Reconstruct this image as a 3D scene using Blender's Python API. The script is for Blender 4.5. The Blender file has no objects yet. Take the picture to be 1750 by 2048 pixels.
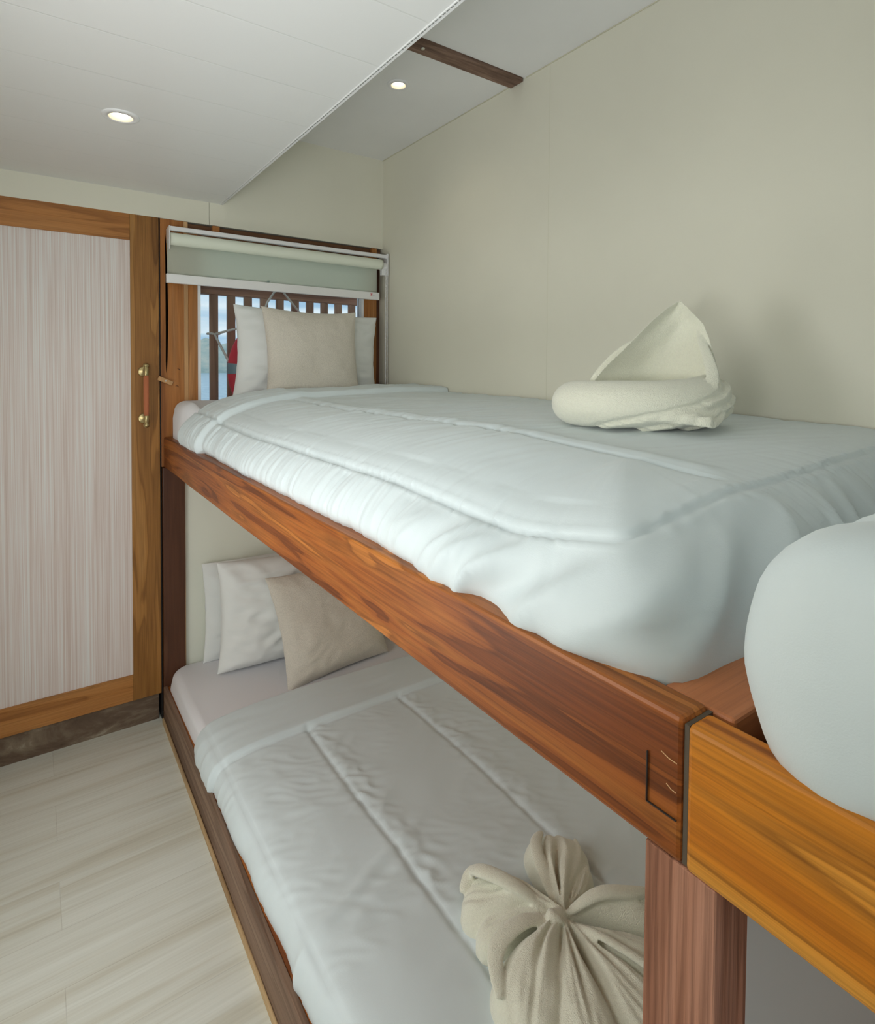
import bpy, bmesh, math, random
from math import sin, cos, pi, sqrt, exp, atan2
from mathutils import Vector, Matrix, noise
random.seed(7)
S = bpy.context.scene
COL = S.collection

# ------------------------------------------------------------------ camera
PX, PY, F = 875.0, 771.0, 1162.0            # principal point and focal length in px of a 1750x2048 frame
cam_d = bpy.data.cameras.new('camera')
cam = bpy.data.objects.new('camera', cam_d); COL.objects.link(cam); S.camera = cam
cam_d.sensor_fit = 'HORIZONTAL'; cam_d.sensor_width = 36.0
cam_d.lens = F * 36.0 / 1750.0
cam_d.shift_x = 0.0
cam_d.shift_y = -(1024.0 - PY) / 1750.0
cam_d.clip_start = 0.02; cam_d.clip_end = 2000
def _ray(u, v): return Vector(((u - PX) / F, -(v - PY) / F, -1.0))
_yv = _ray(65, 731).normalized()
_xv = _ray(2545, 749); _xv = (_xv - _yv * _xv.dot(_yv)).normalized()
_zv = _xv.cross(_yv)
_R = Matrix((_xv, _yv, _zv))
CAM = Vector((0, 0, 1.40))
cam.matrix_world = Matrix.Translation(CAM) @ _R.to_4x4()

# ------------------------------------------------------------------ view, world, lights
S.view_settings.view_transform = 'Standard'
S.view_settings.look = 'None'
S.view_settings.exposure = -0.76
S.view_settings.gamma = 1.0
S.view_settings.use_curve_mapping = False

world = bpy.data.worlds.new('world'); S.world = world; world.use_nodes = True
wn = world.node_tree.nodes; wl = world.node_tree.links; wn.clear()
wo = wn.new('ShaderNodeOutputWorld'); wb = wn.new('ShaderNodeBackground')
wt = wn.new('ShaderNodeTexCoord'); wm = wn.new('ShaderNodeMapping'); wz = wn.new('ShaderNodeTexNoise')
wm.inputs['Scale'].default_value = (1, 1, 7); wz.inputs['Scale'].default_value = 5; wz.inputs['Detail'].default_value = 5
wr_ = wn.new('ShaderNodeValToRGB')
wr_.color_ramp.elements[0].position = .35; wr_.color_ramp.elements[0].color = (.30, .46, .62, 1)
wr_.color_ramp.elements[1].position = .65; wr_.color_ramp.elements[1].color = (.66, .74, .80, 1)
wl.new(wt.outputs['Generated'], wm.inputs[0]); wl.new(wm.outputs[0], wz.inputs['Vector'])
wl.new(wz.outputs['Fac'], wr_.inputs[0]); wl.new(wr_.outputs[0], wb.inputs['Color'])
wb.inputs['Strength'].default_value = 2.3
wl.new(wb.outputs[0], wo.inputs[0])

def area(name, loc, target, sx, sy, power, color):
    d = bpy.data.lights.new(name, 'AREA'); d.shape = 'RECTANGLE'; d.size = sx; d.size_y = sy
    d.energy = power; d.color = color
    o = bpy.data.objects.new(name, d); COL.objects.link(o); o.location = loc
    o.rotation_euler = (Vector(target) - Vector(loc)).to_track_quat('-Z', 'Y').to_euler()
    return o
area('side_key_light', (-.50, .98, 1.36), (.60, 1.15, .75), .46, .46, 8.5, (1.0, .99, .96))  # key light placed to suit the shadows; its window is added, unseen
area('low_fill_light', (-.50, 1.30, .72), (.9, 1.25, .30), .60, .36, 7.5, (1.0, .985, .95))  # added low fill for the bottom bunk, set in a made-up hatch
area('bounced_flash', (-.17, .22, 1.34), (-.06, .80, 2.066), .28, .28, 11.5, (.96, .98, 1.0))
area('doorway_fill_light', (.05, -1.86, 1.15), (.20, 1.2, 2.0), .8, 1.7, 7.0, (.95, .98, 1.0))  # added weak fill from the unseen doorway behind the camera

# ------------------------------------------------------------------ object helpers
def link(o, parent=None):
    COL.objects.link(o)
    if parent is not None:
        o.parent = parent
        o.matrix_parent_inverse = Matrix.Translation(parent.location).inverted()
    return o
def tag(o, label=None, cat=None, group=None, kind=None):
    if label: o['label'] = label
    if cat: o['category'] = cat
    if group: o['group'] = group
    if kind: o['kind'] = kind
    return o
def thing(name, loc, label, cat, group=None, kind=None):
    o = bpy.data.objects.new(name, None); COL.objects.link(o); o.location = loc
    o.empty_display_size = .05
    return tag(o, label, cat, group, kind)
def mesh(name, bm, m, parent=None, smooth=False, kind=None, bevel=0, seg=2, label=None):
    if bevel:
        bmesh.ops.remove_doubles(bm, verts=bm.verts, dist=1e-6)
        ed = [e for e in bm.edges if len(e.link_faces) == 2 and e.calc_face_angle(0) > .6]
        bmesh.ops.bevel(bm, geom=ed, offset=bevel, segments=seg, affect='EDGES', profile=.5)
    me = bpy.data.meshes.new(name); bm.to_mesh(me); bm.free()
    for mm in (m if isinstance(m, (list, tuple)) else [m]): me.materials.append(mm)
    if smooth: me.shade_smooth()
    o = bpy.data.objects.new(name, me); link(o, parent)
    if kind: o['kind'] = kind
    if label: o['label'] = label
    return o
def bx(bm, x0, x1, y0, y1, z0, z1, mi=0):
    vs = [bm.verts.new((x, y, z)) for z in (z0, z1) for y in (y0, y1) for x in (x0, x1)]
    for f in ((0, 2, 3, 1), (4, 5, 7, 6), (0, 1, 5, 4), (2, 6, 7, 3), (0, 4, 6, 2), (1, 3, 7, 5)):
        bm.faces.new([vs[i] for i in f]).material_index = mi
def boxo(name, b, m, parent=None, bevel=0, kind=None, label=None, seg=2):
    bm = bmesh.new(); bx(bm, *b); return mesh(name, bm, m, parent, bevel=bevel, kind=kind, label=label, seg=seg)
def tube(bm, pts, r, n=10, caps=True):
    pts = [Vector(p) for p in pts]; rings = []
    up = Vector((0, 0, 1))
    t0 = (pts[1] - pts[0]).normalized()
    if abs(t0.dot(up)) > .9: up = Vector((1, 0, 0))
    side = t0.cross(up).normalized()
    for i, p in enumerate(pts):
        t = (pts[min(i + 1, len(pts) - 1)] - pts[max(i - 1, 0)]).normalized()
        side = (side - t * side.dot(t)).normalized(); u2 = t.cross(side)
        rr = r[i] if isinstance(r, (list, tuple)) else r
        rings.append([bm.verts.new(p + (side * cos(2 * pi * k / n) + u2 * sin(2 * pi * k / n)) * rr) for k in range(n)])
    for a, b in zip(rings, rings[1:]):
        for k in range(n): bm.faces.new((a[k], a[(k + 1) % n], b[(k + 1) % n], b[k]))
    if caps:
        bm.faces.new(rings[0][::-1]); bm.faces.new(rings[-1])
def lathe(bm, prof, c, axis='z', n=32, mi=0):
    """prof: (radius, height) list around an axis through c"""
    c = Vector(c); rings = []
    for r, h in prof:
        ring = []
        for k in range(n):
            a = 2 * pi * k / n
            if axis == 'z': v = Vector((r * cos(a), r * sin(a), h))
            elif axis == 'y': v = Vector((r * cos(a), h, r * sin(a)))
            else: v = Vector((h, r * cos(a), r * sin(a)))
            ring.append(bm.verts.new(c + v))
        rings.append(ring)
    for a, b in zip(rings, rings[1:]):
        for k in range(n):
            f = bm.faces.new((a[k], a[(k + 1) % n], b[(k + 1) % n], b[k])); f.material_index = mi
    return rings
def nz(x, y=0, z=0): return noise.noise(Vector((x, y, z)))
def sm(a, b, x):
    t = max(0.0, min(1.0, (x - a) / (b - a))); return t * t * (3 - 2 * t)

# ------------------------------------------------------------------ materials
def base_mat(name, color=(.8, .8, .8), rough=.5, metal=0, spec=.5):
    m = bpy.data.materials.new(name); m.use_nodes = True
    b = m.node_tree.nodes['Principled BSDF']
    b.inputs['Base Color'].default_value = (*color, 1); b.inputs['Roughness'].default_value = rough
    b.inputs['Metallic'].default_value = metal; b.inputs['Specular IOR Level'].default_value = spec
    return m, m.node_tree.nodes, m.node_tree.links, b
def N(nodes, t, **kw):
    n = nodes.new('ShaderNode' + t)
    for k, v in kw.items():
        if hasattr(n, k): setattr(n, k, v)
        else: n.inputs[k].default_value = v
    return n
def mth(nodes, links, op, a, b=None, c=None):
    n = nodes.new('ShaderNodeMath'); n.operation = op
    for i, v in enumerate((a, b, c)):
        if v is None: continue
        if isinstance(v, (int, float)): n.inputs[i].default_value = v
        else: links.new(v, n.inputs[i])
    return n.outputs[0]
def ramp(nodes, links, fac, stops):
    r = nodes.new('ShaderNodeValToRGB'); e = r.color_ramp.elements
    while len(e) < len(stops): e.new(.5)
    for i, (p, c) in enumerate(stops):
        e[i].position = p; e[i].color = (*c, 1) if len(c) == 3 else c
    links.new(fac, r.inputs[0]); return r.outputs[0]
def mixc(nodes, links, kind, fac, a, b):
    n = nodes.new('ShaderNodeMix'); n.data_type = 'RGBA'; n.blend_type = kind
    for i, v in ((0, fac), (6, a), (7, b)):
        if isinstance(v, (int, float)): n.inputs[i].default_value = v
        elif isinstance(v, tuple): n.inputs[i].default_value = (*v, 1)
        else: links.new(v, n.inputs[i])
    return n.outputs[2]
def coords(nodes, links, scale, loc=(0, 0, 0), rot=(0, 0, 0)):
    t = nodes.new('ShaderNodeTexCoord'); mp = nodes.new('ShaderNodeMapping')
    mp.inputs['Scale'].default_value = scale; mp.inputs['Location'].default_value = loc; mp.inputs['Rotation'].default_value = rot
    links.new(t.outputs['Object'], mp.inputs[0]); return mp.outputs[0]
def bump(nodes, links, b, h, strength=.2, dist=.01):
    n = nodes.new('ShaderNodeBump'); n.inputs['Strength'].default_value = strength; n.inputs['Distance'].default_value = dist
    links.new(h, n.inputs['Height']); links.new(n.outputs[0], b.inputs['Normal'])
def al(c, k=1.45, cap=.86):
    """lift a measured picture colour to the surface's own reflectance (the photo is exposed low)"""
    return tuple(min(cap, x * k) for x in c)
def wood(name, dark, mid, light, axis=1, s=1.0, bands=5.0, rough=.35, coat=.0, warp=.8, along=.55, across=7.0, seed=0.0, fine=.35, bumps=.08, line=.5):
    dark, mid, light = al(dark, 1.15), al(mid, 1.15), al(light, 1.15)
    m, n, l, b = base_mat(name, mid, rough, spec=.3)
    sc = [across * s] * 3; sc[axis] = along * s
    v = coords(n, l, tuple(sc), (seed, seed * 1.7, seed * .6))
    t1 = N(n, 'TexNoise', Scale=1.0, Detail=2.5, Roughness=.5, Distortion=warp); l.new(v, t1.inputs['Vector'])
    pp = mth(n, l, 'FRACT', mth(n, l, 'MULTIPLY', t1.outputs['Fac'], bands))
    soft = ramp(n, l, t1.outputs['Fac'], [(.30, dark), (.5, mid), (.70, light)])
    lines = ramp(n, l, pp, [(0, (1, 1, 1)), (.55, (1, 1, 1)), (.9, (.42, .36, .30)), (1, (.95, .95, .95))])
    c1 = mixc(n, l, 'MULTIPLY', line, soft, lines)
    sf = [260 * s] * 3; sf[axis] = 5 * s
    v2 = coords(n, l, tuple(sf), (seed, 0, 0))
    t2 = N(n, 'TexNoise', Scale=1.0, Detail=3.0, Roughness=.6); l.new(v2, t2.inputs['Vector'])
    g = ramp(n, l, t2.outputs['Fac'], [(.3, (.45, .42, .40)), (.6, (1, 1, 1))])
    c2 = mixc(n, l, 'MULTIPLY', fine, c1, g)
    l.new(c2, b.inputs['Base Color'])
    b.inputs['Coat Weight'].default_value = coat; b.inputs['Coat Roughness'].default_value = .22
    bump(n, l, b, t2.outputs['Fac'], bumps, .002)
    return m
def paint(name, c, var=.06, rough=.6, scale=3.0, bstr=.03):
    c = al(c)
    m, n, l, b = base_mat(name, c, rough)
    v = coords(n, l, (1, 1, 1)); t = N(n, 'TexNoise', Scale=scale, Detail=4.0); l.new(v, t.inputs['Vector'])
    lo = tuple(x * (1 - var) for x in c); hi = tuple(min(1, x * (1 + var)) for x in c)
    l.new(ramp(n, l, t.outputs['Fac'], [(.35, lo), (.65, hi)]), b.inputs['Base Color'])
    t2 = N(n, 'TexNoise', Scale=120.0, Detail=2.0); l.new(v, t2.inputs['Vector'])
    bump(n, l, b, t2.outputs['Fac'], bstr, .003)
    return m
def fabric(name, c, rough=.8, sheen=.2, weave=900.0, wstr=.12, crease=.0, mott=0.0, cscale=6.0, stretch=(1, 1, 1), spec=.25):
    c = al(c)
    m, n, l, b = base_mat(name, c, rough, spec=spec)
    b.inputs['Sheen Weight'].default_value = sheen
    v = coords(n, l, (1, 1, 1))
    if mott:
        t = N(n, 'TexNoise', Scale=260.0, Detail=3.0, Roughness=.7); l.new(v, t.inputs['Vector'])
        l.new(ramp(n, l, t.outputs['Fac'], [(.35, tuple(x * (1 - mott) for x in c)), (.65, tuple(min(1, x * (1 + mott * .6)) for x in c))]), b.inputs['Base Color'])
    w = N(n, 'TexNoise', Scale=weave, Detail=1.0); l.new(v, w.inputs['Vector'])
    h = mth(n, l, 'MULTIPLY', w.outputs['Fac'], wstr)
    if crease:
        vs = coords(n, l, stretch)
        k = N(n, 'TexNoise', Scale=cscale, Detail=6.0, Roughness=.55, Distortion=.6); l.new(vs, k.inputs['Vector'])
        rid = mth(n, l, 'ABSOLUTE', mth(n, l, 'SUBTRACT', k.outputs['Fac'], .5))
        h = mth(n, l, 'ADD', h, mth(n, l, 'MULTIPLY', rid, crease))
    bump(n, l, b, h, .5, .004)
    return m

M = {}
M['wall'] = paint('cream_wall_paint', (.56, .545, .455), .03, .55, 1.6)
M['wall_low'] = paint('pale_wall_paint', (.58, .59, .51), .03, .5, 1.6)
M['rail'] = wood('teak_rail', (.17, .042, .008), (.30, .085, .013), (.44, .155, .028), 1, 1.0, 4.5, .42, .06, 1.3, 1.3, 20, 3.1, .75, line=.7)
M['rail2'] = wood('honey_teak_rail', (.40, .10, .005), (.58, .20, .014), (.70, .32, .05), 1, 1.0, 5.0, .42, .06, .9, .8, 19, 8.4, .65, line=.65)
M['teak_x'] = wood('teak_cross_grain', (.34, .10, .03), (.50, .19, .075), (.58, .26, .11), 0, 1.0, 5.0, .4, .1, .8, .8, 9, 2.2)
M['door_wood_v'] = wood('door_teak_upright', (.22, .095, .022), (.36, .165, .040), (.46, .24, .075), 2, 1.0, 6.0, .42, .08, 1.2, .8, 11, 5.5, .5, line=.55)
M['door_wood_h'] = wood('door_teak_level', (.30, .115, .028), (.42, .175, .045), (.50, .24, .075), 0, 1.0, 6.0, .42, .08, 1.0, .9, 9, 1.3, .45, line=.5)
M['frame_wood'] = wood('window_teak', (.24, .08, .017), (.40, .16, .042), (.55, .28, .11), 2, 1.0, 5.0, .42, .05, 1.1, .5, 9, 7.7, .5, line=.45)
M['frame_dark'] = wood('dark_teak', (.045, .016, .008), (.09, .034, .016), (.14, .056, .026), 2, 1.0, 5.0, .45, .1, .8, .6, 9, 4.4)
M['lath'] = wood('weathered_lath', (.08, .04, .02), (.14, .065, .03), (.22, .11, .055), 0, 1.0, 5.0, .7, 0, .8, .6, 9, 1.9)
M['sapwood'] = wood('pale_sapwood', (.48, .25, .10), (.60, .36, .17), (.68, .46, .25), 2, 1.0, 4.0, .45, 0, .7, .5, 9, 2.5)
M['post'] = wood('rough_sawn_post', (.29, .12, .07), (.39, .18, .11), (.50, .27, .19), 2, 1.0, 4.0, .8, 0, .8, 1.4, 22, 6.0, .8, .7, .4)
M['kick'] = wood('brown_kick_board', (.12, .068, .042), (.19, .115, .075), (.26, .17, .115), 1, 1.0, 6.0, .6, 0, .6, .7, 12, 9.0, .5, .15, .5)
M['pine'] = wood('pale_strip', (.40, .25, .12), (.52, .36, .19), (.6, .44, .26), 1, 1.0, 5.0, .7, 0, .6, .7, 12, 1.0)
M['outdoor'] = wood('outdoor_railing_wood', (.30, .15, .09), (.42, .22, .14), (.52, .30, .20), 2, 1.0, 4.0, .6, 0, .6, .6, 9, 3.0)
M['outdoor_x'] = wood('outdoor_top_rail_wood', (.26, .12, .07), (.38, .18, .11), (.48, .25, .16), 0, 1.0, 4.0, .6, 0, .8, .8, 9, 3.0)
M['white'] = paint('white_paint', (.62, .65, .68), .03, .4)
M['plastic'] = paint('white_plastic', (.68, .70, .70), .01, .35, 3, .0)
M['barplastic'] = paint('white_bar', (.60, .59, .58), .01, .4, 3, .0)
M['blind'] = fabric('sage_blind_fabric', (.565, .60, .505), .7, .05, 700, .05)
M['duvet'] = fabric('white_duvet_cotton', (.48, .535, .545), .55, .25, 800, .05, .35, 0, 9, (1, 1, 1), .4)
M['sheet'] = fabric('white_sheet', (.56, .555, .57), .75, .15, 800, .06, .15, 0, 9)
M['pillow'] = fabric('white_pillowcase', (.58, .60, .575), .7, .15, 800, .06, .3, 0, 8)
M['linen'] = fabric('beige_linen', (.50, .465, .40), .9, .3, 420, .9, .1, .10)
M['towel'] = fabric('cream_terry', (.60, .59, .49), .95, .5, 520, 1.1, .1, .03)
M['brass'], *_ = base_mat('antique_brass', (.50, .40, .20), .34, 1)
M['leather'] = fabric('brown_leather', (.33, .105, .045), .6, .1, 350, .3)
M['black'], *_ = base_mat('dark_gap', (.012, .009, .007), .8)
M['slit'], *_ = base_mat('black_filler', (.03, .021, .015), .6)
M['filler'], *_ = base_mat('brown_grey_filler', (.10, .075, .05), .7)
M['red'], *_ = base_mat('red_print', (.65, .02, .03), .4)
M['grey'], *_ = base_mat('grey_print', (.2, .2, .2), .4)
M['buoy'] = fabric('red_lifebuoy', (.72, .025, .04), .5, .1, 300, .05)
M['band'], *_ = base_mat('reflective_band', (.22, .29, .31), .4)
M['rope'] = fabric('grey_rope', (.58, .53, .47), .9, .1, 900, .6)
M['screw'], *_ = base_mat('screw_metal', (.6, .58, .52), .35, 1)

def m_ceiling():
    m, n, l, b = base_mat('white_board_ceiling', (.60, .605, .585), .42)
    t = n.new('ShaderNodeTexCoord'); sp = n.new('ShaderNodeSeparateXYZ'); l.new(t.outputs['Object'], sp.inputs[0])
    f = mth(n, l, 'FRACT', mth(n, l, 'MULTIPLY', mth(n, l, 'ADD', sp.outputs['Y'], 10 - .049), 1 / .2))
    d = mth(n, l, 'ABSOLUTE', mth(n, l, 'SUBTRACT', f, .5))
    c = ramp(n, l, d, [(0, (.80, .81, .79)), (.012, (.84, .85, .83)), (.02, (.85, .855, .84))])
    l.new(c, b.inputs['Base Color'])
    h = ramp(n, l, d, [(0, (0, 0, 0)), (.015, (1, 1, 1))])
    bump(n, l, b, h, .25, .002)
    return m
M['ceiling'] = m_ceiling()
M['ceiling_up'] = paint('flat_ceiling', (.60, .61, .585), .02, .5)
def m_floor():
    m, n, l, b = base_mat('pale_ash_laminate', (.6, .6, .5), .38)
    v = coords(n, l, (1, 1, 1), (-.045 + 3.6, -2.172 + 6.6, 0))
    br = N(n, 'TexBrick', offset=.5); br.inputs['Scale'].default_value = 1; br.inputs['Brick Width'].default_value = 1.2
    br.inputs['Row Height'].default_value = .165; br.inputs['Mortar Size'].default_value = .0009; br.inputs['Mortar Smooth'].default_value = .1
    br.inputs['Color1'].default_value = (.0, .0, .0, 1); br.inputs['Color2'].default_value = (1, 1, 1, 1); br.inputs['Mortar'].default_value = (.5, .5, .5, 1)
    l.new(v, br.inputs['Vector'])
    # each plank shifts its own grain
    cx = n.new('ShaderNodeCombineXYZ'); l.new(mth(n, l, 'MULTIPLY', br.outputs['Color'], 1.5), cx.inputs[0]); l.new(mth(n, l, 'MULTIPLY', br.outputs['Color'], 3.0), cx.inputs[2])
    v1 = coords(n, l, (.75, 17, 1), (0, 0, 0), (0, 0, .07)); ad = n.new('ShaderNodeVectorMath'); ad.operation = 'ADD'; l.new(v1, ad.inputs[0]); l.new(cx.outputs[0], ad.inputs[1])
    t1 = N(n, 'TexNoise', Scale=1.0, Detail=5.0, Roughness=.6, Distortion=.5); l.new(ad.outputs[0], t1.inputs['Vector'])
    c = ramp(n, l, t1.outputs['Fac'], [(.26, (.55, .53, .43)), (.38, (.68, .67, .57)), (.50, (.75, .76, .68)), (.70, (.80, .82, .75))])
    v2 = coords(n, l, (4, 150, 1)); t2 = N(n, 'TexNoise', Scale=1.0, Detail=4.0); l.new(v2, t2.inputs['Vector'])
    c = mixc(n, l, 'MULTIPLY', .30, c, ramp(n, l, t2.outputs['Fac'], [(.3, (.70, .69, .64)), (.6, (1, 1, 1))]))
    c = mixc(n, l, 'MIX', mth(n, l, 'MULTIPLY', br.outputs['Fac'], .25), c, (.30, .28, .22))
    l.new(c, b.inputs['Base Color']); bump(n, l, b, t2.outputs['Fac'], .04, .001)
    return m
M['floor'] = m_floor()
def m_panel():
    m, n, l, b = base_mat('pinkish_striped_laminate', (.6, .5, .5), .5)
    v = coords(n, l, (330, 1, 2.0)); t = N(n, 'TexNoise', Scale=1.0, Detail=3.0, Roughness=.6); l.new(v, t.inputs['Vector'])
    v2 = coords(n, l, (42, 1, .3)); t2 = N(n, 'TexNoise', Scale=1.0, Detail=2.0); l.new(v2, t2.inputs['Vector'])
    s = mth(n, l, 'ADD', mth(n, l, 'MULTIPLY', t.outputs['Fac'], .8), mth(n, l, 'MULTIPLY', t2.outputs['Fac'], .2))
    c = ramp(n, l, s, [(.36, (.66, .54, .48)), (.5, (.77, .68, .635)), (.62, (.82, .80, .77))])
    l.new(c, b.inputs['Base Color']); return m
M['panel'] = m_panel()
def m_skirt():
    m, n, l, b = base_mat('mouldy_board', (.1, .06, .04), .8)
    v = coords(n, l, (3, 6, 9)); t = N(n, 'TexNoise', Scale=1.0, Detail=7.0, Roughness=.65, Distortion=.8); l.new(v, t.inputs['Vector'])
    l.new(ramp(n, l, t.outputs['Fac'], [(.3, (.05, .032, .02)), (.48, (.15, .10, .065)), (.58, (.24, .185, .125)), (.68, (.50, .47, .36))]), b.inputs['Base Color'])
    bump(n, l, b, t.outputs['Fac'], .5, .01)
    return m
M['skirt'] = m_skirt()
def m_beam():
    m, n, l, b = base_mat('rough_beam', (.12, .07, .05), .85)
    v = coords(n, l, (5, 40, 40)); t = N(n, 'TexNoise', Scale=1.0, Detail=6.0, Roughness=.65); l.new(v, t.inputs['Vector'])
    l.new(ramp(n, l, t.outputs['Fac'], [(.3, (.09, .05, .035)), (.5, (.21, .125, .085)), (.66, (.32, .21, .155)), (.76, (.55, .48, .42))]), b.inputs['Base Color'])
    bump(n, l, b, t.outputs['Fac'], .4, .01)
    return m
M['beam'] = m_beam()
def m_glass():
    m = bpy.data.materials.new('window_glass'); m.use_nodes = True; n = m.node_tree.nodes; l = m.node_tree.links; n.clear()
    o = n.new('ShaderNodeOutputMaterial'); mx = n.new('ShaderNodeMixShader'); tr = n.new('ShaderNodeBsdfTransparent'); gl = n.new('ShaderNodeBsdfGlossy')
    tr.inputs[0].default_value = (.93, .96, .96, 1); gl.inputs['Roughness'].default_value = .02
    fr = n.new('ShaderNodeFresnel'); fr.inputs[0].default_value = 1.45
    l.new(fr.outputs[0], mx.inputs[0]); l.new(tr.outputs[0], mx.inputs[1]); l.new(gl.outputs[0], mx.inputs[2]); l.new(mx.outputs[0], o.inputs[0])
    return m
M['glass'] = m_glass()
def m_emit(name, c, s):
    m = bpy.data.materials.new(name); m.use_nodes = True; b = m.node_tree.nodes['Principled BSDF']
    b.inputs['Base Color'].default_value = (*c, 1); b.inputs['Emission Color'].default_value = (*c, 1); b.inputs['Emission Strength'].default_value = s
    return m
M['led'] = m_emit('lit_led_disc', (1, .93, .80), 12)
M['baffle'], *_ = base_mat('white_reflector', (.78, .70, .55), .4)
def m_water():
    m, n, l, b = base_mat('sea_water', (.12, .22, .30), .25)
    v = coords(n, l, (1, .25, 1)); t = N(n, 'TexNoise', Scale=1.5, Detail=6.0); l.new(v, t.inputs['Vector'])
    l.new(ramp(n, l, t.outputs['Fac'], [(.35, (.30, .45, .55)), (.65, (.42, .58, .68))]), b.inputs['Base Color'])
    bump(n, l, b, t.outputs['Fac'], .6, .3); return m
M['water'] = m_water()
def m_hill():
    m, n, l, b = base_mat('hazy_hillside', (.3, .3, .2), .95)
    v = coords(n, l, (1, 1, 2)); t = N(n, 'TexNoise', Scale=.12, Detail=8.0, Roughness=.7); l.new(v, t.inputs['Vector'])
    l.new(ramp(n, l, t.outputs['Fac'], [(.36, (.36, .45, .42)), (.5, (.52, .57, .50)), (.64, (.70, .66, .55))]), b.inputs['Base Color']); return m
M['hill'] = m_hill()

# ------------------------------------------------------------------ room shell
D = 2.483; XR = 1.40; XL = -.44; YF = -1.9; ZC = 2.066; ZU = 2.40; XE = .646
boxo('floor', (XL - .05, XR + .05, YF - .05, 2.56, -.05, 0), M['floor'], kind='structure')
boxo('wall_right', (XR, XR + .04, YF, D + .08, 0, ZU + .02), M['wall'], kind='structure')
wr = bpy.data.objects['wall_right']
bm = bmesh.new(); bx(bm, XR - .0006, XR, 1.3755, 1.3775, 1.0, ZU); mesh('panel_seam', bm, paint('seam_paint', (.53, .515, .42), .02), wr)
bm = bmesh.new()                                    # back wall: cream boards round the door and the window
bx(bm, XL, .594, D, D + .05, 1.976, ZU + .02); bx(bm, .5955, XR, D, D + .05, 1.976, ZU + .02)
mesh('wall_back', bm, M['wall'], kind='structure')
wbk = bpy.data.objects['wall_back']
boxo('lower_panel', (.497, XR, D, D + .05, 0, 1.10), M['wall_low'], wbk)
boxo('hull_backing', (XL, .50, D + .055, D + .10, -.02, 1.24), M['black'], wbk)
bm = bmesh.new()                                    # left wall with openings added for the side key and low fill lights
bx(bm, XL - .05, XL, YF, .72, 0, ZC + .02); bx(bm, XL - .05, XL, 1.24, 1.62, .92, ZC + .02); bx(bm, XL - .05, XL, 1.62, D + .1, 0, ZC + .02)
bx(bm, XL - .05, XL, .72, .98, 0, 1.10); bx(bm, XL - .05, XL, .98, 1.24, .92, 1.10); bx(bm, XL - .05, XL, .98, 1.62, 0, .52); bx(bm, XL - .05, XL, .72, 1.24, 1.63, ZC + .02)
bx(bm, XL - .05, XL, YF, D + .1, ZC + .02, ZU + .05)
mesh('wall_left', bm, M['wall'], kind='structure')
bm = bmesh.new()
bx(bm, XL - .005, XL + .015, .69, .72, 1.07, 1.66); bx(bm, XL - .005, XL + .015, 1.24, 1.27, 1.07, 1.66)
bx(bm, XL - .005, XL + .015, .72, 1.24, 1.07, 1.10); bx(bm, XL - .005, XL + .015, .72, 1.24, 1.63, 1.66)
mesh('added_side_window', bm, M['frame_wood'], kind='structure')  # added frame round the opening for the side key light
bm = bmesh.new()                                    # front wall behind the camera with an open doorway
bx(bm, XL, -.36, YF - .05, YF, 0, ZU); bx(bm, .46, XR, YF - .05, YF, 0, ZU); bx(bm, -.36, .46, YF - .05, YF, 2.0, ZU)
mesh('wall_front', bm, M['wall'], kind='structure')
boxo('wall_divider', (.472, XR, .252, .268, 0, 1.0), paint('grey_divider', (.50, .51, .485), .01), kind='structure')

# ceilings
ce = boxo('ceiling', (XL, XE, YF, D, ZC, ZC + .013), M['ceiling'], kind='structure')
bm = bmesh.new(); bx(bm, XE - .010, XE + .0015, YF, D - .001, ZC - .0022, ZC + .0145)
mesh('edge_strip', bm, paint('edge_white', (.59, .60, .59), .02), ce, bevel=.0008)
bm = bmesh.new(); y = -.6
while y < 1.72:
    bx(bm, XE - .0078, XE - .0056, y, y + .0085, ZC - .0027, ZC - .0020); y += .0125
while y < 2.42:
    bx(bm, XE - .0078, XE - .0070, y, y + .05, ZC - .0025, ZC - .0020); y += .056
mesh('hollow_core_cells', bm, paint('cell_shadow_grey', (.16, .165, .155), .05), ce)
boxo('ceiling', (XL, XR, YF, 1.497, ZU, ZU + .02), M['ceiling_up'], kind='structure')
boxo('ceiling', (XL, XR, 1.568, D, ZU, ZU + .02), M['ceiling_up'], kind='structure')
bm = bmesh.new(); bx(bm, .5, XR - .004, 1.500, 1.562, ZU - .012, ZU + .03)
for v in bm.verts:
    v.co.y += .003 * nz(v.co.x * 4, v.co.z * 30)
bmo = mesh('ceiling_beam', bm, M['beam'], bevel=.003)
tag(bmo, 'rough dark brown beam crossing the upper ceiling above the bunk', 'beam')
bm = bmesh.new(); lathe(bm, [(.0001, -.003), (.005, -.003), (.007, 0), (.007, .004)], (1.0, 1.527, ZU - .013), n=16)
mesh('screw_head', bm, M['screw'], bmo, smooth=True)

# thin strips darkened to stand for the shadow where ceiling meets wall
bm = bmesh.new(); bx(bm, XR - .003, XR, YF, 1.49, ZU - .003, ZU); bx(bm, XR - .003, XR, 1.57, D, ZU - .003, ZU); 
mesh('joint_shadow_strip', bm, paint('joint_shadow', (.45, .43, .34), .05), kind='structure')

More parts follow.
